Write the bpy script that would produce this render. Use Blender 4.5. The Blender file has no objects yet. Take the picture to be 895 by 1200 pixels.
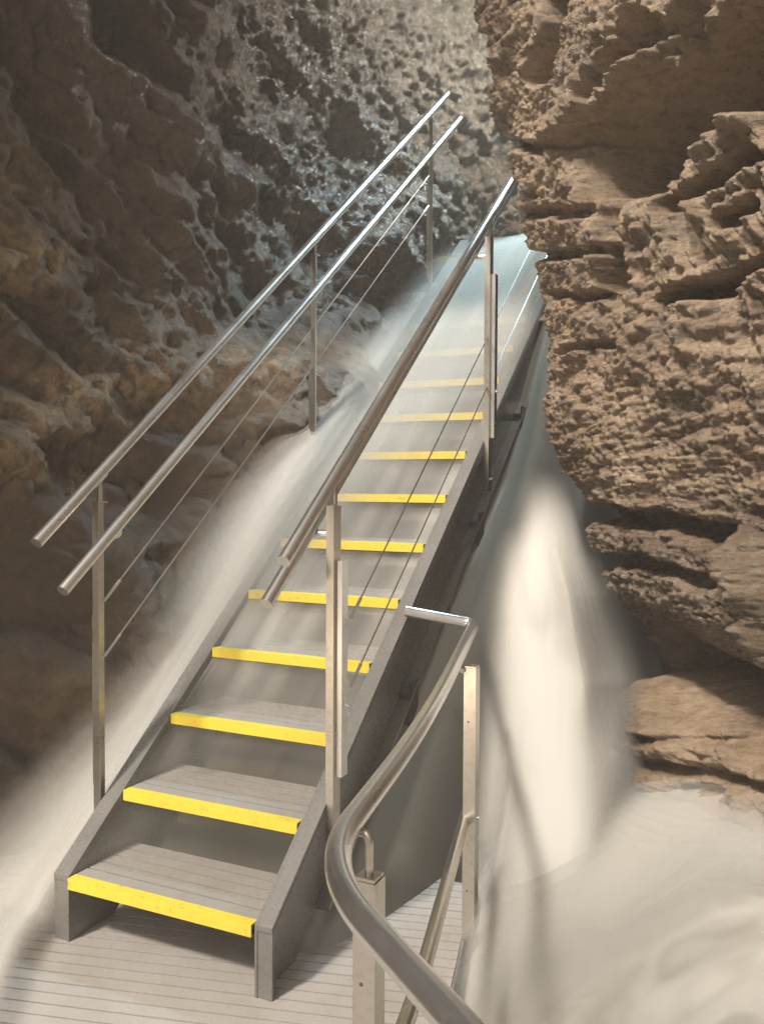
import bpy, bmesh, math, random
import numpy as np
from mathutils import Vector, Matrix

# ------------------------------------------------------------------ camera, sky, sun, exposure
sc = bpy.context.scene
COL = sc.collection
CAM = np.array([2.01631, -1.78209, 1.45132])
RT = np.array([0.90793349, 0.41908283, 0.00513349])
UP = np.array([-0.01799452, 0.02674176, 0.9994804])
FW = np.array([-0.4187278, 0.90755411, -0.03182093])
FPX = 1019.67
cam_d = bpy.data.cameras.new('camera')
cam = bpy.data.objects.new('camera', cam_d)
COL.objects.link(cam)
M4 = Matrix.Identity(4)
for r in range(3):
    M4[r][0], M4[r][1], M4[r][2], M4[r][3] = RT[r], UP[r], -FW[r], CAM[r]
cam.matrix_world = M4
cam_d.sensor_fit = 'VERTICAL'
cam_d.sensor_height = 36.0
cam_d.lens = 36.0 * FPX / 1200.0
cam_d.clip_start = 0.05
cam_d.clip_end = 500
sc.camera = cam

SUN_DIR = Vector((0.20, 0.75, -1.0)).normalized()          # the way the light travels
to_sun = -SUN_DIR
w = bpy.data.worlds.new('World'); sc.world = w; w.use_nodes = True
nt = w.node_tree
bg = nt.nodes['Background']
sky = nt.nodes.new('ShaderNodeTexSky'); sky.sky_type = 'NISHITA'; sky.sun_disc = False
sky.sun_elevation = math.asin(to_sun.z)
sky.sun_rotation = math.atan2(to_sun.x, to_sun.y)
sky.dust_density = 4.0
hs = nt.nodes.new('ShaderNodeHueSaturation'); hs.inputs['Saturation'].default_value = 0.12
nt.links.new(sky.outputs[0], hs.inputs['Color'])
wm = nt.nodes.new('ShaderNodeMix'); wm.data_type = 'RGBA'; wm.blend_type = 'MULTIPLY'; wm.inputs[0].default_value = 1.0
wm.inputs[7].default_value = (1.0, 0.92, 0.81, 1)          # the cave mouth only passes light bounced off brown rock
nt.links.new(hs.outputs[0], wm.inputs[6]); nt.links.new(wm.outputs[2], bg.inputs[0])
bg.inputs[1].default_value = 0.10
sl = bpy.data.lights.new('sun', 'SUN'); sl.energy = 3.4; sl.angle = math.radians(5); sl.color = (1.0, 0.94, 0.86)
so = bpy.data.objects.new('sun', sl); COL.objects.link(so)
so.rotation_euler = SUN_DIR.to_track_quat('-Z', 'Y').to_euler(); so.location = (-3, -6, 12)
# unseen spots: the cool floodlight of the upper passage, others added to light wall and rock
def floodlight(loc, aim, energy, col, size):
    fl = bpy.data.lights.new('floodlight', 'SPOT'); fl.energy = energy; fl.color = col
    fl.spot_size = math.radians(size); fl.spot_blend = 0.9; fl.shadow_soft_size = 0.12
    fo = bpy.data.objects.new('floodlight', fl); COL.objects.link(fo); fo.location = loc
    fo.rotation_euler = (Vector(aim)-Vector(loc)).to_track_quat('-Z', 'Y').to_euler()
floodlight((0.80, 4.3, 6.1), (0.36, 3.2, 2.5), 760, (0.46, 0.80, 1.0), 58)
floodlight((1.25, 4.6, 5.6), (-0.45, 3.9, 3.7), 400, (1.0, 0.96, 0.86), 115)
floodlight((0.1, -2.4, 0.35), (-0.85, 1.3, 1.7), 150, (1.0, 0.80, 0.56), 80)
floodlight((-0.2, -0.7, 5.6), (1.8, 1.25, 2.5), 860, (1.0, 0.92, 0.80), 46)  # added spot that brightens the right rock, no fixture known there

sc.view_settings.view_transform = 'Standard'
sc.view_settings.look = 'None'
sc.view_settings.exposure = 0.22
sc.view_settings.gamma = 1.0
sc.view_settings.use_curve_mapping = False
sc.render.engine = 'CYCLES'
cy = sc.cycles
cy.use_denoising = True; cy.use_adaptive_sampling = True; cy.adaptive_threshold = 0.018
cy.max_bounces = 5; cy.diffuse_bounces = 2; cy.glossy_bounces = 2
cy.transparent_max_bounces = 40; cy.volume_bounces = 1
cy.caustics_reflective = False; cy.caustics_refractive = False
cy.sample_clamp_indirect = 4.0

# ------------------------------------------------------------------ helpers
def un(px, py, **k):
    d = RT*(px-447.5)/FPX - UP*(py-600)/FPX + FW
    if 'x' in k: t = (k['x']-CAM[0])/d[0]
    elif 'y' in k: t = (k['y']-CAM[1])/d[1]
    elif 'z' in k: t = (k['z']-CAM[2])/d[2]
    else: t = k['d']
    return CAM + d*t

def to_px(P):
    D = P - CAM
    z = np.maximum(D @ FW, 0.05)
    return 447.5 + FPX*(D @ RT)/z, 600 - FPX*(D @ UP)/z

def hash3(ix, iy, iz, seed):
    h = (ix.astype(np.int64)*374761393 + iy.astype(np.int64)*668265263 + iz.astype(np.int64)*2147483647 + seed*974711) & 0xffffffff
    h = ((h ^ (h >> 13)) * 1274126177) & 0xffffffff
    h = ((h ^ (h >> 16)) * 2246822519) & 0xffffffff
    return h ^ (h >> 15)

def perlin(P, seed=0):
    P = np.asarray(P, float)
    sh = P.shape[:-1]; P = P.reshape(-1, 3)
    i = np.floor(P); f = P - i; i = i.astype(np.int64)
    u = f*f*f*(f*(f*6-15)+10)
    out = np.zeros(len(P))
    for dx in (0, 1):
        wx = u[:, 0] if dx else 1-u[:, 0]
        for dy in (0, 1):
            wy = u[:, 1] if dy else 1-u[:, 1]
            for dz in (0, 1):
                wz = u[:, 2] if dz else 1-u[:, 2]
                h = hash3(i[:, 0]+dx, i[:, 1]+dy, i[:, 2]+dz, seed)
                a = (h & 1023)/1023.0*2*np.pi
                c = ((h >> 10) & 1023)/511.5-1
                s = np.sqrt(np.maximum(0, 1-c*c))
                out += wx*wy*wz*((f[:, 0]-dx)*np.cos(a)*s + (f[:, 1]-dy)*np.sin(a)*s + (f[:, 2]-dz)*c)
    return (out*1.6).reshape(sh)

def fbm(P, octs=4, seed=0, gain=0.5, lac=2.03):
    o = 0; a = 1; t = 0
    for k in range(octs):
        o = o + a*perlin(P*lac**k + 17.3*k, seed+k); t += a; a *= gain
    return o/t

def ridged(P, octs=3, seed=0, gain=0.5):
    o = 0; a = 1; t = 0
    for k in range(octs):
        o = o + a*(1-2*np.abs(perlin(P*2.07**k + 9.1*k, seed+k))); t += a; a *= gain
    return o/t

def worley(P, seed=0):
    sh = P.shape[:-1]; P = P.reshape(-1, 3)
    i = np.floor(P).astype(np.int64); f = P-i
    best = np.full(len(P), 9.0)
    for dx in (-1, 0, 1):
        for dy in (-1, 0, 1):
            for dz in (-1, 0, 1):
                h = hash3(i[:, 0]+dx, i[:, 1]+dy, i[:, 2]+dz, seed)
                ox = (h & 1023)/1023.0+dx-f[:, 0]; oy = ((h >> 10) & 1023)/1023.0+dy-f[:, 1]; oz = ((h >> 20) & 1023)/1023.0+dz-f[:, 2]
                best = np.minimum(best, ox*ox+oy*oy+oz*oz)
    return np.sqrt(best).reshape(sh)

def sstep(a, b, x):
    t = np.clip((x-a)/(b-a), 0, 1)
    return t*t*(3-2*t)

def stroke(px, py, pts, width):
    """soft mask (0..1) around a polyline"""
    best = np.full(px.shape, 1e9)
    for (x0, y0), (x1, y1) in zip(pts[:-1], pts[1:]):
        dx, dy = x1-x0, y1-y0
        t = np.clip(((px-x0)*dx+(py-y0)*dy)/(dx*dx+dy*dy), 0, 1)
        best = np.minimum(best, (px-x0-t*dx)**2+(py-y0-t*dy)**2)
    return np.exp(-best/(width*width))

def grid_mesh(name, P, attrs=None, mat=None, smooth=True, parent=None, closed=False):
    n, m = P.shape[:2]
    V = P.reshape(-1, 3)
    idx = np.arange(n*m).reshape(n, m)
    F = np.stack([idx[:-1, :-1], idx[1:, :-1], idx[1:, 1:], idx[:-1, 1:]], -1).reshape(-1, 4)
    return raw_mesh(name, V, F, attrs, mat, smooth, parent)

def raw_mesh(name, V, F, attrs=None, mat=None, smooth=True, parent=None):
    me = bpy.data.meshes.new(name)
    me.vertices.add(len(V)); me.vertices.foreach_set('co', np.ascontiguousarray(V, dtype=np.float32).ravel())
    me.loops.add(F.size); me.loops.foreach_set('vertex_index', np.ascontiguousarray(F, dtype=np.int32).ravel())
    me.polygons.add(len(F))
    me.polygons.foreach_set('loop_start', np.arange(0, F.size, F.shape[1], dtype=np.int32))
    me.polygons.foreach_set('loop_total', np.full(len(F), F.shape[1], dtype=np.int32))
    me.update(calc_edges=True); me.validate()
    for k, a in (attrs or {}).items():
        at = me.attributes.new(k, 'FLOAT', 'POINT'); at.data.foreach_set('value', np.ascontiguousarray(a, dtype=np.float32).ravel())
    me.polygons.foreach_set('use_smooth', np.full(len(F), smooth))
    if mat: me.materials.append(mat)
    o = bpy.data.objects.new(name, me); COL.objects.link(o)
    if parent: o.parent = parent
    return o

def normals(P):
    a = np.gradient(P, axis=0); b = np.gradient(P, axis=1)
    n = np.cross(a, b)
    return n/np.maximum(np.linalg.norm(n, axis=-1, keepdims=True), 1e-9)

def catmull(pts, t):
    """pts (..., k, 3) sampled at t in 0..k-1"""
    pts = np.asarray(pts, float); k = pts.shape[-2]
    i = np.clip(np.floor(t).astype(int), 0, k-2); f = (t-i)[:, None]
    g = lambda j: pts[..., np.clip(j, 0, k-1), :]
    p0, p1, p2, p3 = g(i-1), g(i), g(i+1), g(i+2)
    return 0.5*(2*p1+(p2-p0)*f+(2*p0-5*p1+4*p2-p3)*f*f+(3*p1-p0-3*p2+p3)*f**3)

def tag(o, label=None, cat=None, group=None, kind=None):
    if label: o['label'] = label
    if cat: o['category'] = cat
    if group: o['group'] = group
    if kind: o['kind'] = kind
    return o

def empty(name, loc):
    o = bpy.data.objects.new(name, None); o.location = loc; COL.objects.link(o); o.empty_display_size = 0.1
    return o

def link_bm(name, bm, mat, parent=None, smooth=False, bevel=0.0):
    if bevel > 0:
        bmesh.ops.bevel(bm, geom=[e for e in bm.edges if len(e.link_faces) == 2 and e.calc_face_angle(0) > 0.6], offset=bevel, segments=2, affect='EDGES', clamp_overlap=True)
    bmesh.ops.recalc_face_normals(bm, faces=bm.faces)
    me = bpy.data.meshes.new(name); bm.to_mesh(me); bm.free()
    if mat: me.materials.append(mat)
    for p in me.polygons: p.use_smooth = smooth
    o = bpy.data.objects.new(name, me); COL.objects.link(o)
    if parent:
        o.parent = parent
        q = parent; off = Vector((0, 0, 0))
        while q: off += q.location; q = q.parent
        o.data.transform(Matrix.Translation(-off))
    return o

def box(bm, x0, x1, y0, y1, z0, z1):
    vs = [bm.verts.new((x, y, z)) for x in (x0, x1) for y in (y0, y1) for z in (z0, z1)]
    for f in ((0, 1, 3, 2), (4, 6, 7, 5), (0, 4, 5, 1), (2, 3, 7, 6), (0, 2, 6, 4), (1, 5, 7, 3)):
        bm.faces.new([vs[i] for i in f])

def prism(bm, poly, x0, x1):
    """poly in (y, z), extruded along x"""
    a = [bm.verts.new((x0, y, z)) for y, z in poly]; b = [bm.verts.new((x1, y, z)) for y, z in poly]
    bm.faces.new(a); bm.faces.new(b[::-1])
    n = len(poly)
    for i in range(n): bm.faces.new((a[i], a[(i+1) % n], b[(i+1) % n], b[i]))

def tube(bm, pts, r, seg=20, cap=True):
    pts = [Vector(p) for p in pts]
    rings = []; nrm = None
    for i, p in enumerate(pts):
        d = (pts[min(i+1, len(pts)-1)]-pts[max(i-1, 0)]).normalized()
        if nrm is None:
            nrm = d.orthogonal().normalized()
        else:
            nrm = (nrm - d*nrm.dot(d)).normalized()
        bn = d.cross(nrm)
        rings.append([bm.verts.new(p+(nrm*math.cos(a)+bn*math.sin(a))*r) for a in [2*math.pi*k/seg for k in range(seg)]])
    for a, b in zip(rings[:-1], rings[1:]):
        for k in range(seg): bm.faces.new((a[k], a[(k+1) % seg], b[(k+1) % seg], b[k]))
    if cap:
        bm.faces.new(rings[0][::-1]); bm.faces.new(rings[-1])

def rounded(pts, rad, n=10):
    """polyline with rounded inner corners"""
    pts = [Vector(p) for p in pts]; out = [pts[0]]
    for i in range(1, len(pts)-1):
        a, b, c = pts[i-1], pts[i], pts[i+1]
        r = rad[i-1] if isinstance(rad, (list, tuple)) else rad
        p = b+(a-b).normalized()*min(r, (a-b).length*0.49); q = b+(c-b).normalized()*min(r, (c-b).length*0.49)
        for k in range(n+1):
            t = k/n
            out.append(p*(1-t)**2+b*2*t*(1-t)+q*t*t)
    out.append(pts[-1])
    return out

def smooth_by_angle(o, ang=40):
    me = o.data
    for p in me.polygons: p.use_smooth = True
    bm = bmesh.new(); bm.from_mesh(me)
    for e in bm.edges:
        if len(e.link_faces) == 2 and e.calc_face_angle(0) > math.radians(ang): e.smooth = False
    bm.to_mesh(me); bm.free()

# ------------------------------------------------------------------ materials
class NB:
    def __init__(s, name):
        s.m = bpy.data.materials.new(name); s.m.use_nodes = True
        s.t = s.m.node_tree; s.p = s.t.nodes['Principled BSDF']; s.out = s.t.nodes['Material Output']
        s.co = s.t.nodes.new('ShaderNodeTexCoord').outputs['Object']
    def link(s, a, b): s.t.links.new(a, b)
    def node(s, k, **kw):
        n = s.t.nodes.new(k)
        for a, v in kw.items():
            if a in n.inputs: n.inputs[a].default_value = v
            else: setattr(n, a, v)
        return n
    def noise(s, scale, detail=5, rough=0.55, vec=None, dist=0.0):
        n = s.node('ShaderNodeTexNoise', Scale=scale, Detail=detail, Roughness=rough, Distortion=dist)
        s.link(vec or s.co, n.inputs['Vector']); return n.outputs['Fac']
    def mapped(s, scale, rot=(0, 0, 0)):
        n = s.node('ShaderNodeMapping'); n.inputs['Scale'].default_value = scale; n.inputs['Rotation'].default_value = rot
        s.link(s.co, n.inputs['Vector']); return n.outputs[0]
    def ramp(s, fac, stops, interp='LINEAR'):
        n = s.node('ShaderNodeValToRGB'); e = n.color_ramp.elements; n.color_ramp.interpolation = interp
        while len(e) < len(stops): e.new(0.5)
        for x, (p, c) in zip(e, stops):
            x.position = p; x.color = (*c, 1) if len(c) == 3 else c
        s.link(fac, n.inputs['Fac']); return n.outputs['Color']
    def rng(s, fac, a, b, c, d):
        n = s.node('ShaderNodeMapRange'); s.link(fac, n.inputs['Value'])
        for k, v in zip(('From Min', 'From Max', 'To Min', 'To Max'), (a, b, c, d)): n.inputs[k].default_value = v
        return n.outputs[0]
    def mix(s, fac, a, b, blend='MIX'):
        n = s.node('ShaderNodeMix', data_type='RGBA', blend_type=blend)
        if isinstance(fac, (int, float)): n.inputs[0].default_value = fac
        else: s.link(fac, n.inputs[0])
        for v, i in ((a, 6), (b, 7)):
            if isinstance(v, tuple): n.inputs[i].default_value = (*v, 1)
            else: s.link(v, n.inputs[i])
        return n.outputs[2]
    def math(s, op, a, b=0.0):
        n = s.node('ShaderNodeMath', operation=op)
        for v, i in ((a, 0), (b, 1)):
            if isinstance(v, (int, float)): n.inputs[i].default_value = v
            else: s.link(v, n.inputs[i])
        return n.outputs[0]
    def attr(s, name):
        return s.node('ShaderNodeAttribute', attribute_name=name).outputs['Fac']
    def bump(s, h, strength, dist, prev=None):
        n = s.node('ShaderNodeBump', Strength=strength, Distance=dist); s.link(h, n.inputs['Height'])
        if prev: s.link(prev, n.inputs['Normal'])
        return n.outputs[0]
    def set(s, **k):
        for a, v in k.items():
            i = s.p.inputs[a.replace('_', ' ')]
            if isinstance(v, (int, float, tuple)): i.default_value = (*v, 1) if isinstance(v, tuple) else v
            else: s.link(v, i)

def mat_steel(name, col, rough, stain=(0.20, 0.15, 0.10), amt=0.5):
    b = NB(name)
    n1 = b.noise(3.5, 4, 0.5); n2 = b.noise(60, 3, 0.5)
    dirt = b.rng(n2, 0.5, 0.8, 0.0, amt*0.6)
    b.set(Base_Color=b.mix(dirt, col, stain), Metallic=b.rng(dirt, 0, 1, 0.95, 0.4), Roughness=b.rng(n1, 0.3, 0.7, rough-0.05, rough+0.08))
    return b.m
def mat_paint(name, col, rough, var=0.25, bump=0.15):
    b = NB(name)
    n1 = b.noise(6, 6, 0.6); n2 = b.noise(110, 4, 0.6)
    dark = tuple(c*(1-var) for c in col)
    b.set(Base_Color=b.mix(b.rng(n1, 0.35, 0.7, 0, 1), col, dark), Roughness=b.rng(n2, 0.3, 0.7, rough-0.1, rough+0.15), Normal=b.bump(n2, bump, 0.003))
    return b.m

def mat_worn0(name, col, rough):
    b = NB(name)
    n1 = b.noise(3.5, 7, 0.65); n2 = b.noise(38, 6, 0.7); n3 = b.noise(220, 3, 0.6)
    c = b.mix(b.rng(n1, 0.36, 0.66, 0, 0.6), col, tuple(x*f for x, f in zip(col, (0.66, 0.63, 0.58))))
    c = b.mix(b.rng(n2, 0.60, 0.74, 0, 0.5), c, (0.14, 0.115, 0.085))
    b.set(Base_Color=c, Roughness=b.rng(n1, 0.38, 0.62, rough-0.22, rough+0.2), Normal=b.bump(n3, 0.3, 0.0015, b.bump(n2, 0.15, 0.003)))
    return b.m
STEEL = mat_steel('stainless steel', (0.74, 0.72, 0.70), 0.27, amt=0.18)
STEEL_OLD = mat_steel('stained steel', (0.58, 0.54, 0.48), 0.30, stain=(0.20, 0.14, 0.08), amt=0.5)
WIRE = mat_steel('steel wire', (0.40, 0.37, 0.34), 0.35)
GALV = mat_paint('grey stringer steel', (0.205, 0.192, 0.178), 0.27, 0.2, 0.05)
TREAD = mat_worn0('grey fibre tread', (0.37, 0.335, 0.305), 0.42)
DECK = mat_worn0('grey deck boards', (0.47, 0.43, 0.40), 0.40)
def mat_worn(name, col, rough):
    b = NB(name)
    n1 = b.noise(5, 7, 0.65); n2 = b.noise(45, 6, 0.7); n3 = b.noise(160, 3, 0.6)
    sc_ = b.noise(1.0, 6, 0.6, b.mapped((14, 60, 60)))
    c = b.mix(b.rng(n1, 0.4, 0.7, 0, 0.35), col, tuple(x*0.6 for x in col))
    c = b.mix(b.rng(n2, 0.58, 0.72, 0, 0.55), c, (0.16, 0.12, 0.07))
    c = b.mix(b.rng(sc_, 0.60, 0.72, 0, 0.4), c, (0.25, 0.20, 0.12))
    b.set(Base_Color=c, Roughness=b.rng(n1, 0.35, 0.65, rough-0.2, rough+0.15), Normal=b.bump(n3, 0.35, 0.002))
    return b.m
YEL = mat_worn('yellow nosing', (0.80, 0.62, 0.06), 0.5)
LEGM = mat_paint('dark support steel', (0.10, 0.085, 0.07), 0.45)

def mat_rock(name, tones, wet, scale=1.0, ochre=None, strata=False):
    b = NB(name)
    vec = b.mapped((1, 1, 3.5)) if strata else b.co
    n1 = b.noise(1.7*scale, 8, 0.62, vec, 0.4); n2 = b.noise(14*scale, 7, 0.68, vec, 0.3); n3 = b.noise(70*scale, 5, 0.65)
    f = b.math('ADD', b.math('MULTIPLY', n1, 0.55), b.math('MULTIPLY', n2, 0.45))
    col = b.ramp(f, [(0.34, tones[0]), (0.48, tones[1]), (0.60, tones[2]), (0.72, tones[3])])
    if ochre:
        o = b.math('MULTIPLY', b.attr('ochre'), b.rng(n2, 0.40, 0.62, 0.15, 1.0))
        col = b.mix(o, col, ochre)
    col = b.mix(b.rng(n3, 0.52, 0.72, 0, 0.5), col, tones[0])
    col = b.mix(b.rng(b.noise(5*scale, 7, 0.7, vec, 0.8), 0.54, 0.66, 0, 0.5), col, tones[0])
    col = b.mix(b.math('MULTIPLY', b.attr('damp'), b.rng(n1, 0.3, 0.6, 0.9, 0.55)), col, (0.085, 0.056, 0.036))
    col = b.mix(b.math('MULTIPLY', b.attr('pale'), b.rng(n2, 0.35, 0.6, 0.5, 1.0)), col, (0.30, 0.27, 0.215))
    wetf = b.attr('wet')
    r = b.rng(b.math('ADD', n2, b.math('MULTIPLY', n3, 0.5)), 0.5, 1.0, wet[0], wet[1])
    rm = b.math('SUBTRACT', r, b.math('MULTIPLY', wetf, wet[2]))
    b.set(Base_Color=col, Roughness=b.math('MAXIMUM', rm, 0.13), Specular_IOR_Level=b.rng(wetf, 0, 1, 0.5, 0.9))
    nm = b.bump(b.noise(24*scale, 8, 0.75, vec), 0.9, 0.03)
    nm = b.bump(b.noise(95*scale, 5, 0.7), 0.8, 0.008, nm)
    b.set(Normal=nm)
    return b.m
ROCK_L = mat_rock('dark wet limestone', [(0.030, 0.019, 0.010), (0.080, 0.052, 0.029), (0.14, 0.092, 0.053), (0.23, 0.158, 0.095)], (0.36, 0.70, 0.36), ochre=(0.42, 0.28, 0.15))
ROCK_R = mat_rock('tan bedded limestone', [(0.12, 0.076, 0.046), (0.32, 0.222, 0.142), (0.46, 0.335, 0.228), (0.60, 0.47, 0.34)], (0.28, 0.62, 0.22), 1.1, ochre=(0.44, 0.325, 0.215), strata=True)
SOIL = mat_paint('wet cave floor', (0.10, 0.075, 0.05), 0.5, 0.5, 0.5)

def mat_water(name, alpha=True, foam=(0.66, 0.635, 0.59), clear=(0.22, 0.18, 0.13)):
    b = NB(name)
    b.t.nodes.remove(b.p)
    col = b.mix(b.attr('foam'), clear, foam)
    d = b.node('ShaderNodeBsdfDiffuse'); b.link(col, d.inputs['Color'])
    t = b.node('ShaderNodeBsdfTranslucent'); b.link(col, t.inputs['Color'])
    # droplets scatter alike whichever way the sheet is turned: bend the normal towards one fixed direction
    ge = b.node('ShaderNodeNewGeometry'); vm = b.node('ShaderNodeVectorMath', operation='SCALE'); b.link(ge.outputs['Normal'], vm.inputs[0])
    vm.inputs['Scale'].default_value = 0.12 if alpha else 0.25
    va = b.node('ShaderNodeVectorMath', operation='ADD'); b.link(vm.outputs[0], va.inputs[0]); va.inputs[1].default_value = (-0.05, -0.60, 0.80)
    vn = b.node('ShaderNodeVectorMath', operation='NORMALIZE'); b.link(va.outputs[0], vn.inputs[0]); b.link(vn.outputs[0], d.inputs['Normal'])
    m = b.node('ShaderNodeMixShader'); m.inputs[0].default_value = 0.12 if alpha else 0.05
    b.link(d.outputs[0], m.inputs[1]); b.link(t.outputs[0], m.inputs[2])
    last = m.outputs[0]
    if not alpha:
        g = b.node('ShaderNodeBsdfGlossy', Roughness=0.45); mg = b.node('ShaderNodeMixShader'); mg.inputs[0].default_value = 0.05
        b.link(last, mg.inputs[1]); b.link(g.outputs[0], mg.inputs[2]); last = mg.outputs[0]
    if alpha:
        tr = b.node('ShaderNodeBsdfTransparent'); mm = b.node('ShaderNodeMixShader')
        b.link(b.attr('cover'), mm.inputs[0]); b.link(tr.outputs[0], mm.inputs[1]); b.link(last, mm.inputs[2]); last = mm.outputs[0]
    b.link(last, b.out.inputs['Surface'])
    return b.m
WATER = mat_water('milky water', False, foam=(0.53, 0.505, 0.46), clear=(0.14, 0.118, 0.088))
VEIL = mat_water('silky water veil', True)
SPRAY = mat_water('drifting foam', True, foam=(0.55, 0.525, 0.48), clear=(0.16, 0.135, 0.10))

# ------------------------------------------------------------------ the cave: floor, left wall, right rocks
bm = bmesh.new()
fv = [bm.verts.new(p) for p in ((-60, -60, -1.2), (60, -60, -1.2), (60, 60, -1.2), (-60, 60, -1.2))]
bm.faces.new(fv)
tag(link_bm('ground', bm, SOIL), kind='structure')

def pitch(y): return 0.2+0.785*(y-0.25)

# left wall: a plan line swept upward, leaning, then roughened
plan = [(-1.15, -2.2, 0), (-1.08, -0.6, 0), (-1.0, 0.8, 0), (-0.85, 2.0, 0), (-0.62, 3.1, 0), (-0.40, 4.0, 0), (0.05, 5.0, 0), (0.85, 6.0, 0), (2.0, 6.8, 0), (3.6, 7.2, 0)]
NS, NZ = 760, 560
ts = np.concatenate([np.linspace(0, 2, 70, endpoint=False), np.linspace(2, 7, 610, endpoint=False), np.linspace(7, 9, 80)])
line = catmull(plan, ts)
zs = np.linspace(-0.6, 7.0, NZ)
P = np.zeros((NS, NZ, 3)); P[:, :, :] = line[:, None, :]; P[:, :, 2] = zs[None, :]
tang = np.gradient(line, axis=0); tang /= np.linalg.norm(tang, axis=1, keepdims=True)
nin = np.stack([tang[:, 1], -tang[:, 0], 0*tang[:, 0]], 1)          # towards the passage
sarc = np.concatenate([[0], np.cumsum(np.linalg.norm(np.diff(line, axis=0), axis=1))])
S2 = np.repeat(sarc[:, None], NZ, 1); Z2 = np.repeat(zs[None, :], NS, 0)
lean = -0.05*(Z2-1.0) - 0.02*np.maximum(0, Z2-3.0)**1.5
px, py = to_px(P)
q_al = 0.80*S2-0.60*Z2; q_ac = 0.60*S2+0.80*Z2
Qd = np.stack([q_al*0.55, q_ac*1.5, 0*q_al], -1)
big = 0.34*fbm(P*0.75+3.1, 3, 5) + 0.17*ridged(Qd*1.15, 2, 21) - 0.05
mid = 0.13*fbm(P*2.6, 4, 31) + 0.035*ridged(np.stack([q_al*1.6, q_ac*4.2, 0*q_al+2], -1), 3, 41)
back = np.clip(sstep(220, 420, px)*sstep(520, 120, py-0.35*(px-330)) + 0.25*sstep(0.1, 0.4, fbm(P*1.3, 2, 77)), 0, 1)
Pw = P*np.array([13.0, 13.0, 17.0]) + 0.6*fbm(P*5, 2, 61)[..., None]
scal = (0.62-worley(Pw, 3))*0.052 + (0.55-worley(Pw*2.1, 4))*0.026 + 0.045*fbm(P*5, 3, 63)
fine = 0.032*fbm(P*9, 4, 51) + 0.010*ridged(P*22, 2, 55)
crust = (0.5-worley(P*7+0.6*fbm(P*6, 2, 12)[..., None], 9))*0.075 + (0.5-worley(P*17, 10))*0.022
disp = big+mid+back*scal+(1-back)*crust*0.9+fine
# sculpted forms: the wet diagonal rib, the warm-lit boulder, the hollow above the water
rib = [(95, -30), (135, 60), (190, 110), (240, 165), (300, 215)]
disp += 0.14*stroke(px, py, rib, 26) - 0.12*stroke(px, py, [(150, 40), (235, 120), (330, 235)], 34)
disp += 0.07*stroke(px, py, [(235, 200), (248, 280), (255, 340)], 9) + 0.06*stroke(px, py, [(285, 215), (305, 290), (330, 320)], 10)
disp += 0.22*stroke(px, py, [(20, 520), (110, 470), (190, 445), (300, 470)], 62)
disp -= 0.20*stroke(px, py, [(20, 720), (120, 690), (230, 620), (300, 560)], 60)
disp += 0.18*stroke(px, py, [(340, 455), (355, 480)], 38) + 0.12*stroke(px, py, [(20, 300), (60, 300)], 40)
disp += 0.12*stroke(px, py, [(20, 905), (70, 885)], 45)
lev = np.maximum(pitch(np.minimum(P[..., 1], 3.9)), 0.0)
foot = np.maximum(0, -0.30-line[:, 0])[:, None]*sstep(0.62, -0.12, Z2-lev+0.22*fbm(P*1.8, 3, 66))*sstep(4.6, 3.6, P[..., 1])*sstep(0.2, 1.3, P[..., 1])
P += nin[:, None, :]*(lean+disp+foot)[..., None]
P[:, :, 2] += 0.05*fbm(P*3.2, 3, 91)
ochre = np.clip(0.9*stroke(px, py, [(10, 540), (60, 470), (180, 440), (230, 430)], 42) + 0.8*stroke(px, py, [(230, 620), (250, 615)], 16)
                + 0.7*stroke(px, py, [(20, 300), (60, 310)], 34) + 0.9*stroke(px, py, [(5, 930), (70, 895)], 26) + 0.6*stroke(px, py, [(350, 440), (345, 500)], 30)
                + 0.10*sstep(0.1, 0.5, fbm(P*1.9, 3, 8)), 0, 1)  # strokes paint warm lit patches into the colour; low left one is soil
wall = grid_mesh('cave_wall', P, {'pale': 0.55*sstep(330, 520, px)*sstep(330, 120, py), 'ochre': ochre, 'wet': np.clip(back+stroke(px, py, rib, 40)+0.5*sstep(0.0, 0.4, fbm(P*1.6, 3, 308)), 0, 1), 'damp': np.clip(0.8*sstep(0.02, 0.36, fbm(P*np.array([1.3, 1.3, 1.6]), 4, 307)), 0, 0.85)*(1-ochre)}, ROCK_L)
tag(wall, kind='structure')

# the roof of the passage, above the picture, its edge shaped to shade the upper stairs
X, Y = np.meshgrid(np.linspace(-3.2, 4.5, 150), np.linspace(0.9, 9.5, 160), indexing='ij')
P = np.stack([X, Y, 5.05+0.50*(Y-0.9)+0*X], -1)
P[..., 2] += 0.35*fbm(P*0.9, 4, 301)+0.08*ridged(P*3, 2, 302); P[..., 1] += 0.35*fbm(P*0.8+5, 3, 303)
tag(grid_mesh('cave_ceiling', P, {'ochre': 0*X, 'wet': 0*X}, ROCK_L), kind='structure')

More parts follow.
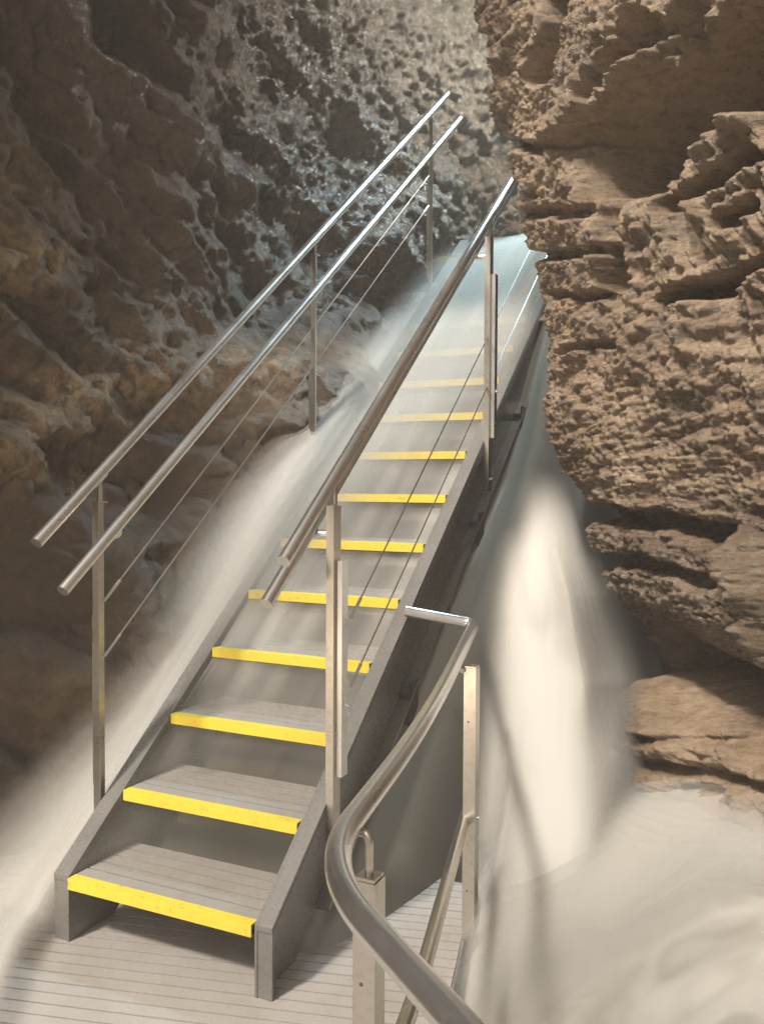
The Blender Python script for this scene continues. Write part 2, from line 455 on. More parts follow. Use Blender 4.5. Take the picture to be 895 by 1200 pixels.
# right rock: an overhanging bedded mass
zc = np.array([0.4, 0.90, 1.03, 1.18, 1.33, 1.60, 1.90, 2.15, 2.45, 2.73, 2.95, 3.15, 3.47, 3.75, 4.5, 6.5])
xc = np.array([1.42, 1.40, 1.345, 1.29, 1.25, 1.10, 1.045, 1.015, 0.965, 0.915, 0.90, 0.82, 0.725, 0.70, 0.66, 0.5])
NT, NZ = 820, 640
zs = np.concatenate([np.linspace(0.45, 4.0, 560, endpoint=False), np.linspace(4.0, 6.5, 80)])
xs = np.interp(zs, zc, xc); xs = np.convolve(np.pad(xs, 6, 'edge'), np.ones(13)/13, 'valid')
ctrl = [(2.1, 6.6), (1.75, 5.4), (1.52, 4.2), (1.28, 3.1), (1.06, 2.45), (1.0, 2.08), (1.16, 1.80), (1.50, 1.50), (1.95, 1.10), (2.55, 0.55), (3.3, 0.0), (4.2, -0.6)]
fade = np.array([0.2, 0.4, 0.6, 0.85, 1, 1, 0.85, 0.55, 0.25, 0.1, 0, 0])
tt = np.concatenate([np.linspace(0, 3, 60, endpoint=False), np.linspace(3, 9, 700, endpoint=False), np.linspace(9, 11, 60)])
CP = np.zeros((NZ, 12, 3))
for k, (cx, cy_) in enumerate(ctrl):
    CP[:, k, 0] = cx+(xs-1.0)*fade[k]; CP[:, k, 1] = cy_; CP[:, k, 2] = zs
P = np.swapaxes(catmull(CP, tt), 0, 1).copy()
N = normals(P); N[..., 2] = 0; N /= np.linalg.norm(N, axis=-1, keepdims=True)
ref = np.array([CAM[0]-1.4, CAM[1]-1.4, 0]) - P; ref[..., 2] = 0
if (N[500, 300] @ ref[500, 300]) < 0: N = -N
px, py = to_px(P)
lat = (P[..., 0]-P[..., 1])*0.7071
Z2 = P[..., 2]
# bedding: flat low down, climbing to the upper right
tilt = sstep(560, 60, py)*sstep(600, 720, px)*0.75
bed = Z2*np.cos(tilt) - (lat+0.6)*np.sin(tilt) + 0.05*fbm(P*1.6, 2, 3) + 0.012*fbm(P*7, 2, 4)
Qb = np.stack([lat*1.1, 0*lat, bed*9.0], -1)
ur = sstep(620, 740, px)*sstep(520, 380, py); lay = 0.035*ur*fbm(P*7, 4, 333) + (0.030+0.03*ur)*fbm(Qb, 3, 13) + (0.028+0.03*ur)*ridged(np.stack([lat*1.4, 0*lat+5, bed*5.5], -1), 2, 15)
lay2 = 0.020*ridged(np.stack([lat*2.6, P[..., 1]*1.2, bed*24], -1), 3, 19)+0.010*ridged(np.stack([lat*6, P[..., 1]*2, bed*55], -1), 2, 20)
holes = sstep(0.36, 0.16, worley(np.stack([lat*6.0, 0*lat, bed*12.0], -1)+0.5*fbm(P*5, 2, 44)[..., None], 23))*sstep(640, 760, px)*sstep(640, 480, py)
pit = (0.5-worley(P*np.array([13, 13, 17.]), 6))*(0.028+0.035*ur) + (0.5-worley(P*np.array([30, 30, 40.])+0.4*fbm(P*12, 2, 8)[..., None], 7))*0.024 + (0.5-worley(P*np.array([55, 55, 75.]), 17))*0.010
disp = 0.12*fbm(P*1.1+7, 3, 2)+lay+lay2+pit-0.035+0.014*fbm(P*16, 4, 28)+0.012*ridged(np.stack([lat*16, P[..., 1]*8, bed*50], -1), 3, 29)
cuts = [([(735, 175), (800, 120), (895, 55), (940, 30)], 46, 0.58), ([(700, 210), (715, 150), (760, 60), (800, 10)], 17, 0.17),
        ([(715, 330), (725, 250), (740, 200)], 12, 0.10), ([(780, 350), (850, 330), (900, 305)], 10, 0.16), ([(790, 240), (860, 205), (900, 180)], 9, 0.09),
        ([(655, 600), (720, 605), (790, 615), (840, 625)], 10, 0.12), ([(700, 655), (780, 665), (860, 690)], 9, 0.07),
        ([(590, 165), (640, 175), (690, 150)], 7, 0.06), ([(560, 45), (580, 90)], 9, 0.05), ([(620, 300), (690, 296), (720, 290)], 6, 0.06), ([(622, 250), (700, 245)], 6, 0.05),
        ([(640, 90), (650, 60), (660, 0)], 9, 0.10), ([(615, 230), (600, 215), (585, 165)], 7, 0.03), ([(690, 110), (750, 20)], 10, 0.10),
        ([(800, 180), (830, 150)], 10, 0.08), ([(850, 260), (895, 240)], 9, 0.09), ([(635, 345), (720, 350)], 5, 0.05), ([(650, 410), (720, 400)], 5, 0.04),
        ]
wob = 14*fbm(P*3.3, 3, 71); wob2 = 14*fbm(P*3.3+5, 3, 73); wobf = 20*fbm(P*9, 4, 74); wobf2 = 15*fbm(P*9+5, 4, 75)
for pts, wd, am in cuts: disp -= 1.35*am*sstep(0.12, 0.75, stroke(px+wob+0.6*wobf, py+wob2*0.6+0.6*wobf2, pts, wd*1.15))
for pts, wd, am in [([(655, 160), (690, 110), (800, 15)], 13, 0.08), ([(770, 205), (895, 140)], 14, 0.09), ([(870, 650), (890, 700)], 22, 0.14), ([(890, 740), (900, 800)], 14, 0.10)]:
    disp += am*stroke(px+wob, py+wob2*0.6, pts, wd)
under = 0.62*sstep(1.06, 0.62, Z2+0.05*fbm(P*2.5, 2, 90)+0.06*sstep(700, 900, px))     # the undercut foot
front = sstep(3.0, 4.6, np.repeat(tt[:, None], NZ, 1))
under *= 0.30+0.70*sstep(5.0, 6.2, np.repeat(tt[:, None], NZ, 1))
P += N*(disp*(0.35+0.65*front)-under)[..., None]
ochre = np.clip(0.9*sstep(600, 760, px)*sstep(360, 160, py)+0.3*sstep(0, 0.4, fbm(P*1.5, 2, 5)), 0, 1)
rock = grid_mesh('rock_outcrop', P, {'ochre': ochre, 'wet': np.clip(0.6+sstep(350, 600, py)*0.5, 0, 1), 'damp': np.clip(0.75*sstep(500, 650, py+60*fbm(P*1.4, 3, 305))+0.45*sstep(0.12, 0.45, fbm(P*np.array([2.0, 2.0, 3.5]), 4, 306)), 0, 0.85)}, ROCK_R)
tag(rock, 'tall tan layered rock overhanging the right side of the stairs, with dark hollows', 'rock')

# lower ledge at the foot of the overhang
NT, NZ = 300, 220
lc = [un(748, 900, d=3.75), un(752, 900, d=3.40), un(775, 900, d=3.14), un(830, 900, d=2.90), un(905, 900, d=2.66), un(1010, 900, d=2.45), un(1200, 900, d=2.3)]
lc = [(p[0], p[1], 0) for p in lc]
line = catmull(lc, np.linspace(0, 6, NT))
zs = np.linspace(-0.25, 0.95, NZ)
P = np.repeat(line[:, None, :], NZ, 1); P[:, :, 2] = zs[None, :]
N = normals(P); N[..., 2] = 0; N /= np.maximum(np.linalg.norm(N, axis=-1, keepdims=True), 1e-9)
if (N[120, 100] @ (CAM-P[120, 100])) < 0: N = -N
lat = np.repeat(np.linspace(0, 2.2, NT)[:, None], NZ, 1); Z2 = P[..., 2]
bed = Z2+0.10*lat+0.03*fbm(P*2.4, 2, 3)
top = 0.80-0.04*lat+0.05*fbm(P*np.array([2.5, 2.5, 0.]), 3, 17)
disp = (0.5-worley(P*np.array([30, 30, 40.]), 67))*0.022+0.10*fbm(P*1.7, 3, 9)+0.05*ridged(np.stack([lat*1.6, 0*lat, bed*6.5], -1), 2, 33)+0.028*ridged(np.stack([lat*3.5, 0*lat, bed*17], -1), 3, 35)+(0.5-worley(P*np.array([12, 12, 15.]), 66))*0.04+0.012*fbm(P*22, 3, 3)
px, py = to_px(P)
for pts, wd, am in [([(760, 893), (820, 905), (900, 925)], 8, 0.10), ([(800, 922), (850, 930)], 7, 0.07), ([(765, 865), (900, 875)], 5, 0.05)]: disp -= am*stroke(px+8*fbm(P*5, 2, 1), py+5*fbm(P*5, 2, 2), pts, wd)
disp -= 0.75*sstep(-0.10, 0.16, Z2-top+0.12)*1.0
disp += 0.16*stroke(px, py, [(775, 745), (800, 750)], 22)
P += N*disp[..., None]
led = grid_mesh('rock_ledge', P, {'ochre': 0.25+0*lat, 'wet': 0.4+0*lat}, ROCK_R)
tag(led, 'low tan layered rock ledge beside the foot of the waterfall, below the overhang', 'rock')

# ------------------------------------------------------------------ lower platform
SK = math.radians(14)
bd = np.array([math.cos(SK), math.sin(SK)]); bn = np.array([-math.sin(SK), math.cos(SK)])
poly0 = [(-0.75, -3.6), (3.6, -3.6), (3.6, -2.55), (1.44, -0.62), (1.02, 1.18), (-0.75, 1.18)]
def clip(poly, n, c, sgn):
    out = []
    for i in range(len(poly)):
        a, b = np.array(poly[i]), np.array(poly[(i+1) % len(poly)])
        da, db = sgn*(a@n-c), sgn*(b@n-c)
        if da >= 0: out.append(a)
        if da*db < 0: out.append(a+(b-a)*da/(da-db))
    return out
bm = bmesh.new()
k = -110
random.seed(4)
while k < 60:
    a, b = k*0.05, k*0.05+0.0435; k += 1
    pl = clip(clip(poly0, bn, a, 1), bn, b, -1)
    if len(pl) < 3: continue
    dz = random.uniform(-0.0008, 0.0008)
    vt = [bm.verts.new((p[0], p[1], dz)) for p in pl]; vb = [bm.verts.new((p[0], p[1], -0.03)) for p in pl]
    bm.faces.new(vt); bm.faces.new(vb[::-1])
    for i in range(len(pl)): bm.faces.new((vt[i], vb[i], vb[(i+1) % len(pl)], vt[(i+1) % len(pl)]))
pf = empty('platform', (0.4, 0, 0))
tag(pf, 'grey slatted metal platform at the foot of the stairs, splashed with water', 'platform')
link_bm('deck', bm, DECK, pf)
bm = bmesh.new()
for i in range(len(poly0)):
    a, b = Vector((*poly0[i], 0)), Vector((*poly0[(i+1) % len(poly0)], 0))
    d = (b-a).normalized(); n = Vector((d.y, -d.x, 0))*0.008
    vs = [bm.verts.new(p) for p in (a+n*1.2, b+n*1.2, b+n*0.2, a+n*0.2)]
    vs2 = [bm.verts.new(v.co-Vector((0, 0, 0.10))) for v in vs]
    for v in vs: v.co.z = -0.002
    bm.faces.new(vs); bm.faces.new(vs2[::-1])
    for j in range(4): bm.faces.new((vs[j], vs2[j], vs2[(j+1) % 4], vs[(j+1) % 4]))
link_bm('edge_frame', bm, GALV, pf)
for yb in (-3.2, -2.2, -1.2, -0.2, 0.8):
    bm = bmesh.new(); box(bm, -0.7, 1.0, yb, yb+0.06, -0.14, -0.034)
    link_bm('joist', bm, LEGM, pf)

# ------------------------------------------------------------------ staircase
G, H, ZB, NH = 0.25389, 0.19956, -0.0255, 0.0354
st = empty('staircase', (0.34, 0.25, 0))
tag(st, 'steep grey metal staircase with open treads and yellow step edges climbing through rushing water', 'stairs')
def stringer(xi, xo):
    s = 1 if xo > xi else -1
    y0, y1 = 0.262, 4.02
    top = lambda y: 0.203+0.785*(y-0.254)
    D = 0.37; ft = 0.012
    bm = bmesh.new()
    lo = y0+(D-0.203)/0.785
    prof = [(y0, 0.001), (y0, top(y0)), (y1, top(y1)), (y1, top(y1)-D), (0.254+(D-0.203)/0.785, 0.001)]
    web0, web1 = sorted((xi+s*0.001, xi+s*0.009))
    prism(bm, prof, web0, web1)
    f0, f1 = sorted((xi+s*0.0095, xo))
    prism(bm, [(y0, top(y0)-ft*1.3), (y0, top(y0)), (y1, top(y1)), (y1, top(y1)-ft*1.3)], f0, f1)
    prism(bm, [(0.60, top(0.60)-D), (0.60, top(0.60)-D+ft*1.3), (y1-0.01, top(y1-0.01)-D+ft*1.3), (y1-0.01, top(y1-0.01)-D)], f0, f1)
    l0, l1 = sorted((xo-s*0.006, xo+s*0.0005))
    prism(bm, [(y0+0.002, top(y0)-ft*1.3-0.045), (y0+0.002, top(y0)-ft*1.3-0.001), (y1-0.002, top(y1)-ft*1.3-0.001), (y1-0.002, top(y1)-ft*1.3-0.045)], l0, l1)
    prism(bm, [(y0+0.003, 0.002), (y0+0.003, top(y0)-ft*1.3-0.002), (y0+0.011, top(y0)-ft*1.3-0.002), (y0+0.011, 0.002)], f0, f1-0.0015 if s > 0 else f1)
    return link_bm('stringer', bm, GALV, st, bevel=0.0015)
stringer(0.684, 0.742)
stringer(-0.006, -0.068)
random.seed(11)
for i in range(1, 15):
    y0 = i*G; z0 = i*H+ZB; z1 = z0+NH
    bm = bmesh.new(); nb = 5; dpt = 0.318; yb = y0+0.036; bw = (dpt-0.036)/nb
    for j in range(nb): box(bm, -0.003, 0.682, yb+j*bw, yb+(j+1)*bw-0.0075, z1-0.031, z1-0.0015)
    t = link_bm('tread', bm, TREAD, st, bevel=0.001)
    bm = bmesh.new(); box(bm, -0.003, 0.682, y0+0.006, y0+dpt-0.008, z0+0.0005, z1-0.0312)  # dark slab that puts shade into the open gaps between the boards
    link_bm('gap_shade', bm, LEGM, t)
    bm = bmesh.new()
    prism(bm, [(y0, z0), (y0, z1), (y0+0.0345, z1), (y0+0.0345, z1-0.004), (y0+0.005, z1-0.005), (y0+0.005, z0)], -0.002, 0.678)
    link_bm('nosing', bm, YEL, t, bevel=0.0015)
# landing
zt = 15*H+ZB+NH; yt = 15*G
bm = bmesh.new()
for j in range(24): box(bm, -0.32, 0.95, yt+0.036+j*0.05, yt+0.036+j*0.05+0.044, zt-0.03, zt-0.0015)
box(bm, -0.32, 0.95, yt+0.008, yt+1.22, zt-0.09, zt-0.0305)
ld = link_bm('landing', bm, TREAD, st)
bm = bmesh.new()
prism(bm, [(yt, zt-NH), (yt, zt), (yt+0.0345, zt), (yt+0.0345, zt-0.004), (yt+0.005, zt-0.005), (yt+0.005, zt-NH)], -0.16, 0.95)
link_bm('nosing', bm, YEL, ld, bevel=0.0015)
# legs under the stringers
for (x, yl, zlow) in ((0.70, 1.25, -0.3), (0.70, 2.05, 0.5), (0.70, 2.75, 1.0), (-0.05, 1.5, 0.2), (-0.05, 2.9, 1.0)):
    zt_ = 0.203+0.785*(yl-0.254)-0.33
    bm = bmesh.new()
    box(bm, x-0.012, x+0.040, yl, yl+0.008, zlow, zt_)
    box(bm, x+0.0322, x+0.040, yl+0.0082, yl+0.08, zlow, zt_+0.04)
    lg = link_bm('leg', bm, LEGM, st, bevel=0.001)
    bm = bmesh.new(); box(bm, x-0.05, x+0.07, yl-0.03, yl+0.11, zlow+0.02, zlow+0.035)
    link_bm('foot_plate', bm, LEGM, lg, bevel=0.001)

# ------------------------------------------------------------------ stair railings
def bolt(p, axis, parent, r=0.009, h=0.008):
    bm = bmesh.new(); p = Vector(p); a = Vector(axis)
    tube(bm, [p, p+a*h], r, 6)
    tube(bm, [p+a*(h+0.0002), p+a*(h+0.006)], r*0.45, 10)
    return link_bm('bolt', bm, STEEL, parent)
def stair_rail(name, xA, xB, posts, label, a_lo, a_hi, b_lo, b_hi, wires):
    root = empty(name, (xA, posts[0][0], posts[0][1]))
    tag(root, label, 'railing', 'railings along the stairs')
    s = 1 if xA > xB else -1
    bm = bmesh.new(); tube(bm, [(xA, *a_lo), (xA, *a_hi)], 0.0195, 24)
    smooth_by_angle(link_bm('top_rail', bm, STEEL, root))
    bm = bmesh.new(); tube(bm, [(xB, *b_lo), (xB, *b_hi)], 0.0195, 24)
    smooth_by_angle(link_bm('hand_rail', bm, STEEL, root))
    zA = lambda y: a_lo[1]+(a_hi[1]-a_lo[1])*(y-a_lo[0])/(a_hi[0]-a_lo[0])
    zB = lambda y: b_lo[1]+(b_hi[1]-b_lo[1])*(y-b_lo[0])/(b_hi[0]-b_lo[0])
    for (y, zlo, zhi) in posts:
        bm = bmesh.new()
        x0, x1 = sorted((xA-s*0.016, xA+s*0.010))
        box(bm, x0, x1, y-0.022, y-0.016, zlo, zhi)                 # angle flange facing down the stairs
        xo0, xo1 = (x1-0.006, x1) if s > 0 else (x0, x0+0.006)
        box(bm, xo0, xo1, y-0.0158, y+0.026, zlo, zhi)
        box(bm, x0+0.001, x1-0.001, y-0.0157, y+0.025, zhi-0.007, zhi-0.001)
        p = link_bm('post', bm, STEEL_OLD, root, bevel=0.0008)
        bm = bmesh.new()
        c0, c1 = (zlo+0.25, zhi-0.17) if s > 0 else (zlo+0.24, zlo+0.82)
        q0, q1 = sorted((xA+s*0.0105, xA+s*0.030))
        box(bm, q0, q1, y-0.004, y+0.002, c0, c1)
        u0, u1 = sorted((xA+s*0.0245, xA+s*0.030))
        box(bm, u0, u1, y+0.0022, y+0.036, c0, c1)
        link_bm('clamp_plate', bm, STEEL, p, bevel=0.0008)
        bolt((xA+s*0.030, y+0.018, c0+0.22), (s, 0, 0), p)
        bolt((xo1 if s > 0 else xo0, y+0.005, zlo+0.06), (s, 0, 0), p)
        # saddle to the top rail
        bm = bmesh.new(); tube(bm, [(xA, y+0.004, zhi-0.01), (xA, y+0.004, zA(y)-0.018)], 0.008, 12)
        tube(bm, [(xA, y-0.025, zA(y-0.025)-0.021), (xA, y+0.033, zA(y+0.033)-0.021)], 0.009, 12)
        smooth_by_angle(link_bm('saddle', bm, STEEL_OLD, p))
        bm = bmesh.new(); zb = zB(y)-0.020
        tube(bm, rounded([(xA-s*0.010, y, zb-0.012), (xB+s*0.0, y, zb-0.012), (xB, y+0.002, zb+0.012)], 0.02, 6), 0.0135, 16)
        smooth_by_angle(link_bm('bracket', bm, STEEL, p))
    for (w0, w1) in wires:
        bm = bmesh.new(); tube(bm, [(xA, *w0), (xA, *w1)], 0.0028, 8)
        wo = link_bm('wire', bm, WIRE, root)
        d = (Vector((0, *w1))-Vector((0, *w0))).normalized()
        a0 = Vector((xA, *w0)); a1 = Vector((xA, *w1))
        for e0, e1 in ((a0-d*0.01, a0+d*0.09), (a1-d*0.09, a1+d*0.01)):
            bm = bmesh.new(); tube(bm, [e0, e1], 0.0055, 10)
            smooth_by_angle(link_bm('tensioner', bm, STEEL, wo))
    return root
stair_rail('railing', 0.755, 0.682, [(0.60, 0.29, 1.385), (2.13, 1.42, 2.60), (3.62, 2.55, 3.77)], 'steel stair railing on the right, between the steps and the tan overhanging rock',
           (0.30, 1.235), (3.9, 4.10), (0.325, 1.108), (3.9, 3.955), [((0.72, 1.02), (3.6, 3.33)), ((0.72, 0.80), (3.6, 3.09))])
stair_rail('railing', -0.085, -0.005, [(0.49, 0.18, 1.39), (1.975, 1.22, 2.575), (3.51, 2.56, 3.80)], 'steel stair railing on the left, between the steps and the dark cave wall',
           (0.216, 1.263), (3.79, 4.075), (0.243, 1.115), (3.82, 3.91), [((0.52, 1.055), (3.45, 3.42)), ((0.52, 0.865), (3.45, 3.23))])

# ------------------------------------------------------------------ foreground guard rail
gr = empty('guard_rail', (1.1, 0.8, -0.1))
tag(gr, 'curved steel guard rail on two posts in the foreground, beside the churning pool', 'railing')
ZR = 0.89
bm = bmesh.new()
tube(bm, rounded([tuple(un(474, 716, x=0.752)), tuple(un(556, 731, d=3.22)), (1.26, 0.11, ZR), (1.405, -0.68, ZR), (1.80, -1.01, ZR), (2.6, -1.75, ZR)], [0.05, 0.45, 0.19, 0.1], 16), 0.0205, 28)
smooth_by_angle(link_bm('top_rail', bm, STEEL, gr))
bm = bmesh.new()
tube(bm, rounded([(1.097, 0.87, 0.38), (1.33, -0.10, 0.38), (1.435, -0.66, 0.38), (1.80, -1.0, 0.38)], 0.12, 8), 0.018, 20)
smooth_by_angle(link_bm('mid_rail', bm, STEEL_OLD, gr))
for (x, y, zh, zl, m) in ((1.128, 0.83, 0.872, -0.35, STEEL_OLD), (1.405, -0.50, 0.80, -0.35, STEEL_OLD)):
    bm = bmesh.new(); box(bm, x-0.020, x+0.020, y-0.020, y+0.020, zl, zh)
    p = link_bm('post', bm, m, gr, bevel=0.003)
    p.data.transform(Matrix.Translation(p.location))
    rx = 1.26+(0.11-y)*0.2243 if y > 0 else 1.26+(0.11-y)*0.1835
    bm = bmesh.new()
    box(bm, x-0.018, x+0.018, y-0.018, y+0.018, zh+0.0005, zh+0.006)
    tube(bm, rounded([(x, y, zh), (x, y, ZR-0.016), (rx+0.004, y+0.004, ZR-0.018)], 0.02, 6), 0.007, 12)
    tube(bm, [(rx+0.007, y-0.03, ZR-0.0255), (rx-0.006, y+0.03, ZR-0.0255)], 0.008, 10)
    smooth_by_angle(link_bm('saddle', bm, STEEL_OLD, p))
    for zz in (zh-0.17, 0.16):
        bm = bmesh.new(); tube(bm, [(x-0.004, y-0.0195, zz), (x-0.004, y-0.0206, zz)], 0.0035, 12)
        link_bm('hole', bm, LEGM, p)
    bolt((x+0.018, y-0.004, 0.395), (1, 0, 0), p, 0.006, 0.006)

# ------------------------------------------------------------------ water
def multi(name, sheets, mat, **kw):
    V = []; F = []; A = {'foam': [], 'cover': []}; off = 0
    for P, foam, cover in sheets:
        n, m = P.shape[:2]; idx = np.arange(n*m).reshape(n, m)+off
        V.append(P.reshape(-1, 3)); F.append(np.stack([idx[:-1, :-1], idx[1:, :-1], idx[1:, 1:], idx[:-1, 1:]], -1).reshape(-1, 4))
        A['foam'].append(np.broadcast_to(foam, (n, m)).ravel()); A['cover'].append(np.broadcast_to(cover, (n, m)).ravel()); off += n*m
    o = raw_mesh(name, np.concatenate(V), np.concatenate(F), {k: np.concatenate(a) for k, a in A.items()}, mat)
    return tag(o, **kw)

# rapids running down beneath and beside the stairs (opaque)
X, Y = np.meshgrid(np.linspace(-1.5, 1.22, 200), np.linspace(0.35, 6.6, 420), indexing='ij')
fl_ = np.stack([X*2.2, Y*0.45, 0*X], -1)
off = -0.46+0.22*sstep(0.02, -0.22, X)*sstep(0.4, 1.4, Y)-0.62*sstep(0.72, 1.05, X)+0.34*sstep(2.4, 3.7, Y)*sstep(1.3, 0.9, X)*sstep(-0.5, 0.2, X)-0.2*sstep(0.1, -0.4, X)*sstep(2.4, 3.6, Y)
off -= 0.5*sstep(0.80, 1.05, X)*sstep(4.2, 3.8, Y)+3.0*sstep(0.98, 1.10, X)*sstep(2.2, 2.5, Y)
off -= 0.55*sstep(-0.12, -0.42, X)*sstep(3.2, 2.3, Y)
base = np.where(Y < 3.8, pitch(Y), pitch(3.8)+0.02*(Y-3.8))
Z = base+off+0.06*fbm(fl_, 2, 3)*sstep(4.6, 3.6, Y)+0.04*fbm(np.stack([X*1.6, Y*1.6, 0*X], -1), 2, 8)
Z = np.where(Z < -0.12, -0.12+0.15*(Z+0.12), Z)
foam = np.clip(0.62+0.55*fbm(fl_*1.3+3, 2, 5), 0, 1)*(1-0.55*sstep(0.66, 0.85, X)*sstep(3.6, 2.6, Y))
tag(grid_mesh('stream', np.stack([X, Y, Z], -1), {'foam': foam}, WATER), kind='structure')

# churning pool
X, Y = np.meshgrid(np.linspace(0.95, 4.2, 330), np.linspace(-1.6, 2.3, 420), indexing='ij')
wx = X+0.35*fbm(np.stack([X*1.1, Y*1.1, 0*X], -1), 2, 5); wy = Y+0.35*fbm(np.stack([X*1.1+7, Y*1.1, 0*X], -1), 2, 6)
m1 = ridged(np.stack([(wx+wy)*0.9, (wy-wx)*2.0, 0*X], -1), 2, 12); m2 = fbm(np.stack([wx*2.2, wy*2.2, 0*X+3], -1), 2, 14)
rise = 0.40*sstep(0.85, 2.1, X+0.35*(Y-0.5))+0.13*sstep(1.55, 2.2, X)
Z = -0.15+rise+0.035*m2+0.012*m1
edge = (X-(1.27-0.217*Y)); Z = np.where(edge < 0.05, Z-0.20*sstep(0.1, -0.15, edge), Z)
ang = np.arctan2(Y-1.5, X-1.3); rad = np.hypot(X-1.3, Y-1.5)
wp = np.stack([X*1.5, Y*1.5, 0*X], -1); wa = fbm(wp, 4, 200); wb = fbm(wp+9, 4, 201)
fq = np.stack([ang*2.4+1.5*wa, rad*1.5+1.5*wb, 0*X], -1)
pat = 0.9*fbm(fq, 4, 210)+0.35*fbm(fq*np.array([4.0, 1.6, 1.0]), 3, 215)+0.22*ridged(fq*1.2+4, 2, 214)
foam = np.clip(0.42+1.25*pat, 0.0, 1)
foam = np.maximum(foam, 0.95*sstep(1.05, 0.35, np.hypot(X-1.40, Y-1.1))*(0.85+0.5*pat))
ZPOOL = Z
tag(grid_mesh('water', np.stack([X, Y, Z], -1), {'foam': foam}, WATER), kind='structure')

sheets = []
for k in range(4):      # drifting spray over the pool
    Xs, Ys = np.meshgrid(np.linspace(1.0, 3.6, 160), np.linspace(-1.2, 2.25, 200), indexing='ij')
    nn = fbm(np.stack([Xs*1.3+0.4*k, Ys*1.3, 0*Xs+k*0.3], -1), 2, 230)
    i0 = np.clip(((Xs-0.95)/(4.2-0.95)*329).round().astype(int), 0, 329); j0 = np.clip(((Ys+1.6)/3.9*419).round().astype(int), 0, 419)
    Zs = Z[i0, j0]+0.03+0.04*k
    edge_s = Xs-(1.27-0.217*Ys)
    tot = np.clip(0.06+0.7*nn+0.80*np.exp(-(np.hypot(Xs-1.38, Ys-1.15)/0.75)**4), 0, 0.93)*sstep(-0.02, 0.10, edge_s)
    tot *= sstep(1.0, 1.15, Xs)*sstep(3.6, 3.2, Xs)*sstep(-1.2, -0.9, Ys)*sstep(2.25, 2.0, Ys)
    sheets.append((np.stack([Xs, Ys, Zs], -1), 0.95+0*nn, 1-(1-tot)**(1/4)))
for k in range(5):      # spray hanging along the foot of the ledge
    U, W_ = np.meshgrid(np.linspace(0, 6, 160), np.linspace(0, 1, 30), indexing='ij')
    ln = catmull(lc, U[:, 0]); tg = np.gradient(ln, axis=0); tg /= np.linalg.norm(tg, axis=1, keepdims=True)
    nr = np.stack([tg[:, 1], -tg[:, 0], 0*tg[:, 0]], 1); nr *= np.sign(np.sum(nr*(CAM-ln), 1))[:, None]
    B_ = ln+nr*(0.10+0.045*k)
    i0 = np.clip(((B_[:, 0]-0.95)/(4.2-0.95)*329).round().astype(int), 0, 329); j0 = np.clip(((B_[:, 1]+1.6)/3.9*419).round().astype(int), 0, 419)
    zb = np.convolve(np.pad(ZPOOL[i0, j0], 8, 'edge'), np.ones(17)/17, 'valid')
    Pq = np.repeat(B_[:, None, :], 30, 1); Pq[..., 2] = zb[:, None]-0.05+W_*(0.24+0.10*fbm(np.stack([U*1.2, 0*U, 0*U+k], -1), 3, 400+k))
    nn = fbm(np.stack([U*1.5, W_*1.5, 0*U+k], -1), 3, 410)
    sheets.append((Pq, 0.9+0*U, np.clip(0.42+0.4*nn, 0, 0.8)*sstep(1.0, 0.15, W_)*sstep(0, 0.4, U)*sstep(6, 5.5, U)))
multi('foam', sheets, SPRAY, kind='stuff')

# waterfall: nested curved curtains
sheets = []
NU, NW = 120, 150
U, W_ = np.meshgrid(np.linspace(-1, 1, NU), np.linspace(0, 1, NW), indexing='ij')
lv = ([545, 600, 650, 700, 800, 900, 1000, 1150], [622, 606, 584, 570, 553, 540, 530, 525], [668, 692, 712, 735, 766, 776, 784, 800])
PYm = 545+(1150-545)*W_
for k in range(7):
    l = np.interp(PYm, lv[0], lv[1])-6*k; r = np.interp(PYm, lv[0], lv[2])-2*k
    cxp = (l+r)/2; hw = (r-l)/2*(1.0-0.05*k)
    dep = 3.44+0.22*sstep(0.55, 1.0, U)*sstep(0.62, 0.25, W_)-0.16*W_-0.12*sstep(0.6, 1.0, W_)*sstep(1.0, -0.3, U)-0.065*k-0.12*(1-U**2)*(0.4+0.6*W_)-0.10*U*W_
    PXm = cxp+hw*U
    D = RT[None, None]*((PXm-447.5)/FPX)[..., None]-UP[None, None]*((PYm-600)/FPX)[..., None]+FW
    Pf = CAM+D*dep[..., None]
    fi = np.clip(((Pf[..., 0]-0.95)/(4.2-0.95)*329).round().astype(int), 0, 329); fj = np.clip(((Pf[..., 1]+1.6)/3.9*419).round().astype(int), 0, 419)
    melt = sstep(-0.02, 0.12, Pf[..., 2]-ZPOOL[fi, fj])
    wq = 0.35*fbm(np.stack([U*1.5, W_*2.5, 0*U+k*0.25], -1), 2, 160)
    st_ = 0.85*fbm(np.stack([U*1.5+wq, W_*2.6+0.4*np.abs(U)+wq, 0*U+k*0.25], -1), 3, 60)
    core = np.exp(-(np.abs(U-0.20+0.20*W_)/(0.66+0.40*W_))**2.2)
    a = np.clip((0.36+0.72*core)*(1+0.9*st_), 0, 1)*melt*sstep(1.0, 0.30, U)*sstep(-1.0, 0.1, U)*sstep(0, 0.32, W_)*sstep(1.0, 0.74, W_)
    sheets.append((Pf, np.clip(0.62+0.5*st_+0.28*core, 0, 1.0), np.clip(a*0.72, 0, 0.97)))
multi('waterfall', sheets, VEIL, kind='structure')

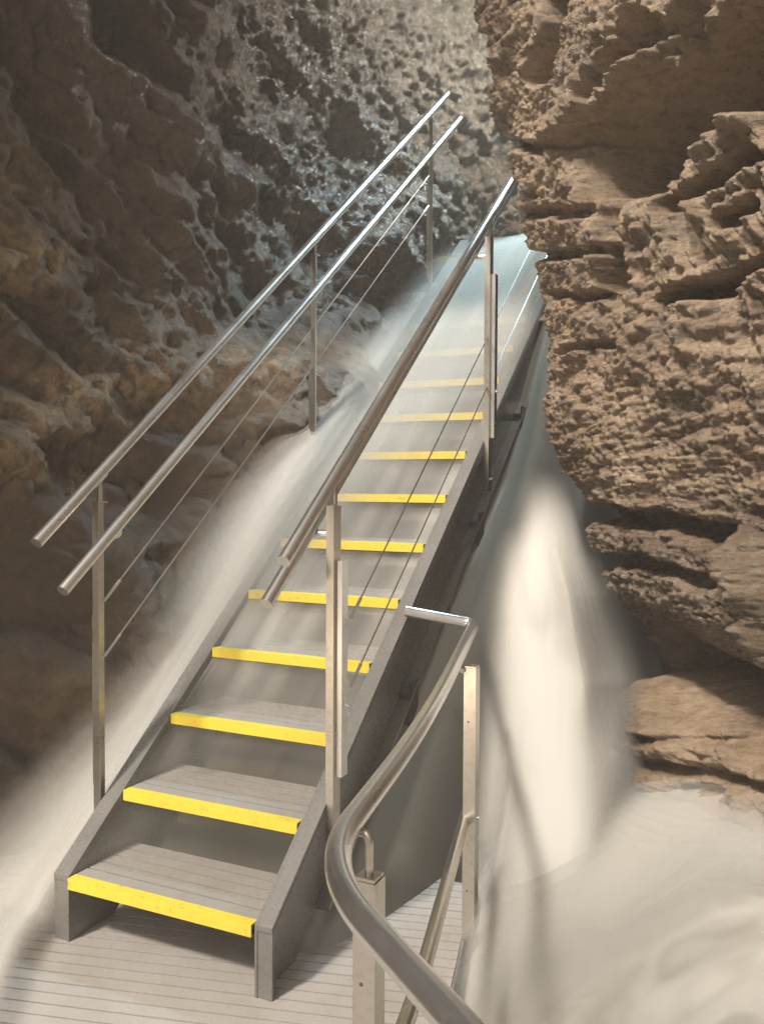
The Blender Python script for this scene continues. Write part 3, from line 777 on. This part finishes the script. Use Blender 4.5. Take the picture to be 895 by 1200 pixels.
# silky veil over the treads and down beside the left stringer
sheets = []
NX, NY = 130, 260
for k in range(3):      # mist in the openings behind the step edges
    X, Y = np.meshgrid(np.linspace(-0.005, 0.682, 60), np.linspace(0.26, 4.0, 170), indexing='ij')
    nn = fbm(np.stack([X*2.6+k*5, Y*1.2, 0*X+k], -1), 3, 180+k)
    tot = np.clip(0.80*(0.75+0.9*nn)*(1-0.30*sstep(0.2, 0.68, X))*(0.85+0.9*fbm(np.stack([X*7.0, Y*0.5, 0*X+k*0.3], -1), 3, 188)), 0, 0.95)*(0.16*sstep(0.26, 0.40, Y)+0.84*sstep(0.55, 1.25, Y))
    sheets.append((np.stack([X, Y, pitch(Y)-0.035-0.03*k], -1), np.clip(0.85+0.2*nn, 0, 1), 1-(1-tot)**(1/3)))
for k in range(6):
    X, Y = np.meshgrid(np.linspace(-0.75, 0.80, NX), np.linspace(0.6, 4.6, NY), indexing='ij')
    h = 0.02+0.030*k-0.05*sstep(3.4, 3.9, Y)*k*0.4
    Yp = np.minimum(Y, 3.85)
    nn = fbm(np.stack([X*3.0+k*5, Y*0.7, 0*X+k], -1), 3, 80+k)
    Z = pitch(Yp)+h+0.04*nn+0.10*sstep(0.0, -0.4, X)*0
    yl = 0.72+1.00*sstep(-0.1, 0.72, X)+0.22*nn
    tot = 0.74*sstep(yl, yl+1.15, Y)+0.25*sstep(2.3, 3.0, Y)+0.45*sstep(0.30, -0.05, X)*sstep(0.85, 1.35, Y)*sstep(2.6, 1.6, Y)
    lim = -0.46+0.26*sstep(2.0, 3.3, Y); tot *= sstep(lim, lim+0.40, X)*(1-0.75*sstep(3.5, 3.75, Y)*sstep(0.35, 0.15, X))*sstep(0.80, 0.70, X)*(0.85+0.5*nn)
    tot = np.clip(tot, 0, 0.985)*sstep(4.6, 4.2, Y)*sstep(0.62, 0.9, Y)
    sheets.append((np.stack([X, Y, Z], -1), np.clip(0.95+0.2*nn, 0, 1), 1-(1-tot)**(1/6)))
for k in range(6):
    # the flow down the gap by the left wall, spilling on to the platform
    U, Y = np.meshgrid(np.linspace(0, 1, 90), np.linspace(-0.9, 3.6, 260), indexing='ij')
    nn = fbm(np.stack([U*2.4+k*7, Y*0.6, 0*U+k], -1), 3, 120+k)
    xr = np.where(Y > 0.3, -0.075, -0.075+0.42*sstep(0.3, -0.5, Y)); xl = xr-0.33-0.43*sstep(1.1, -0.2, Y)
    X = xl+(xr-xl)*U
    Z = np.maximum(pitch(Y)-0.24+0.04*k, 0.012+0.022*k)+0.04*nn*sstep(0.2, 0.8, Y)+0.02*(1-U)*sstep(0.3, 1.2, Y)
    Z = np.maximum(Z, 0.008+0.02*k)
    tot = np.clip(0.96*(0.9+0.6*nn), 0, 0.985)*sstep(0.0, 0.7, U)*sstep(1.0, 0.93, U)*sstep(-0.9, 0.15, Y+0.35*nn)
    sheets.append((np.stack([X, Y, Z], -1), np.clip(0.9+0.25*nn, 0, 1), 1-(1-tot)**(1/6)))
multi('cascade', sheets, VEIL, kind='structure')

# thin haze of spray in the passage
bm = bmesh.new(); box(bm, -6.5, 6.5, -6, 10.5, -2.2, 9)
b = NB('cave haze'); b.t.nodes.remove(b.p)
v = b.node('ShaderNodeVolumePrincipled', Density=0.011); v.inputs['Color'].default_value = (0.95, 0.92, 0.88, 1)
b.link(v.outputs[0], b.out.inputs['Volume'])
tag(link_bm('haze', bm, b.m), kind='stuff')
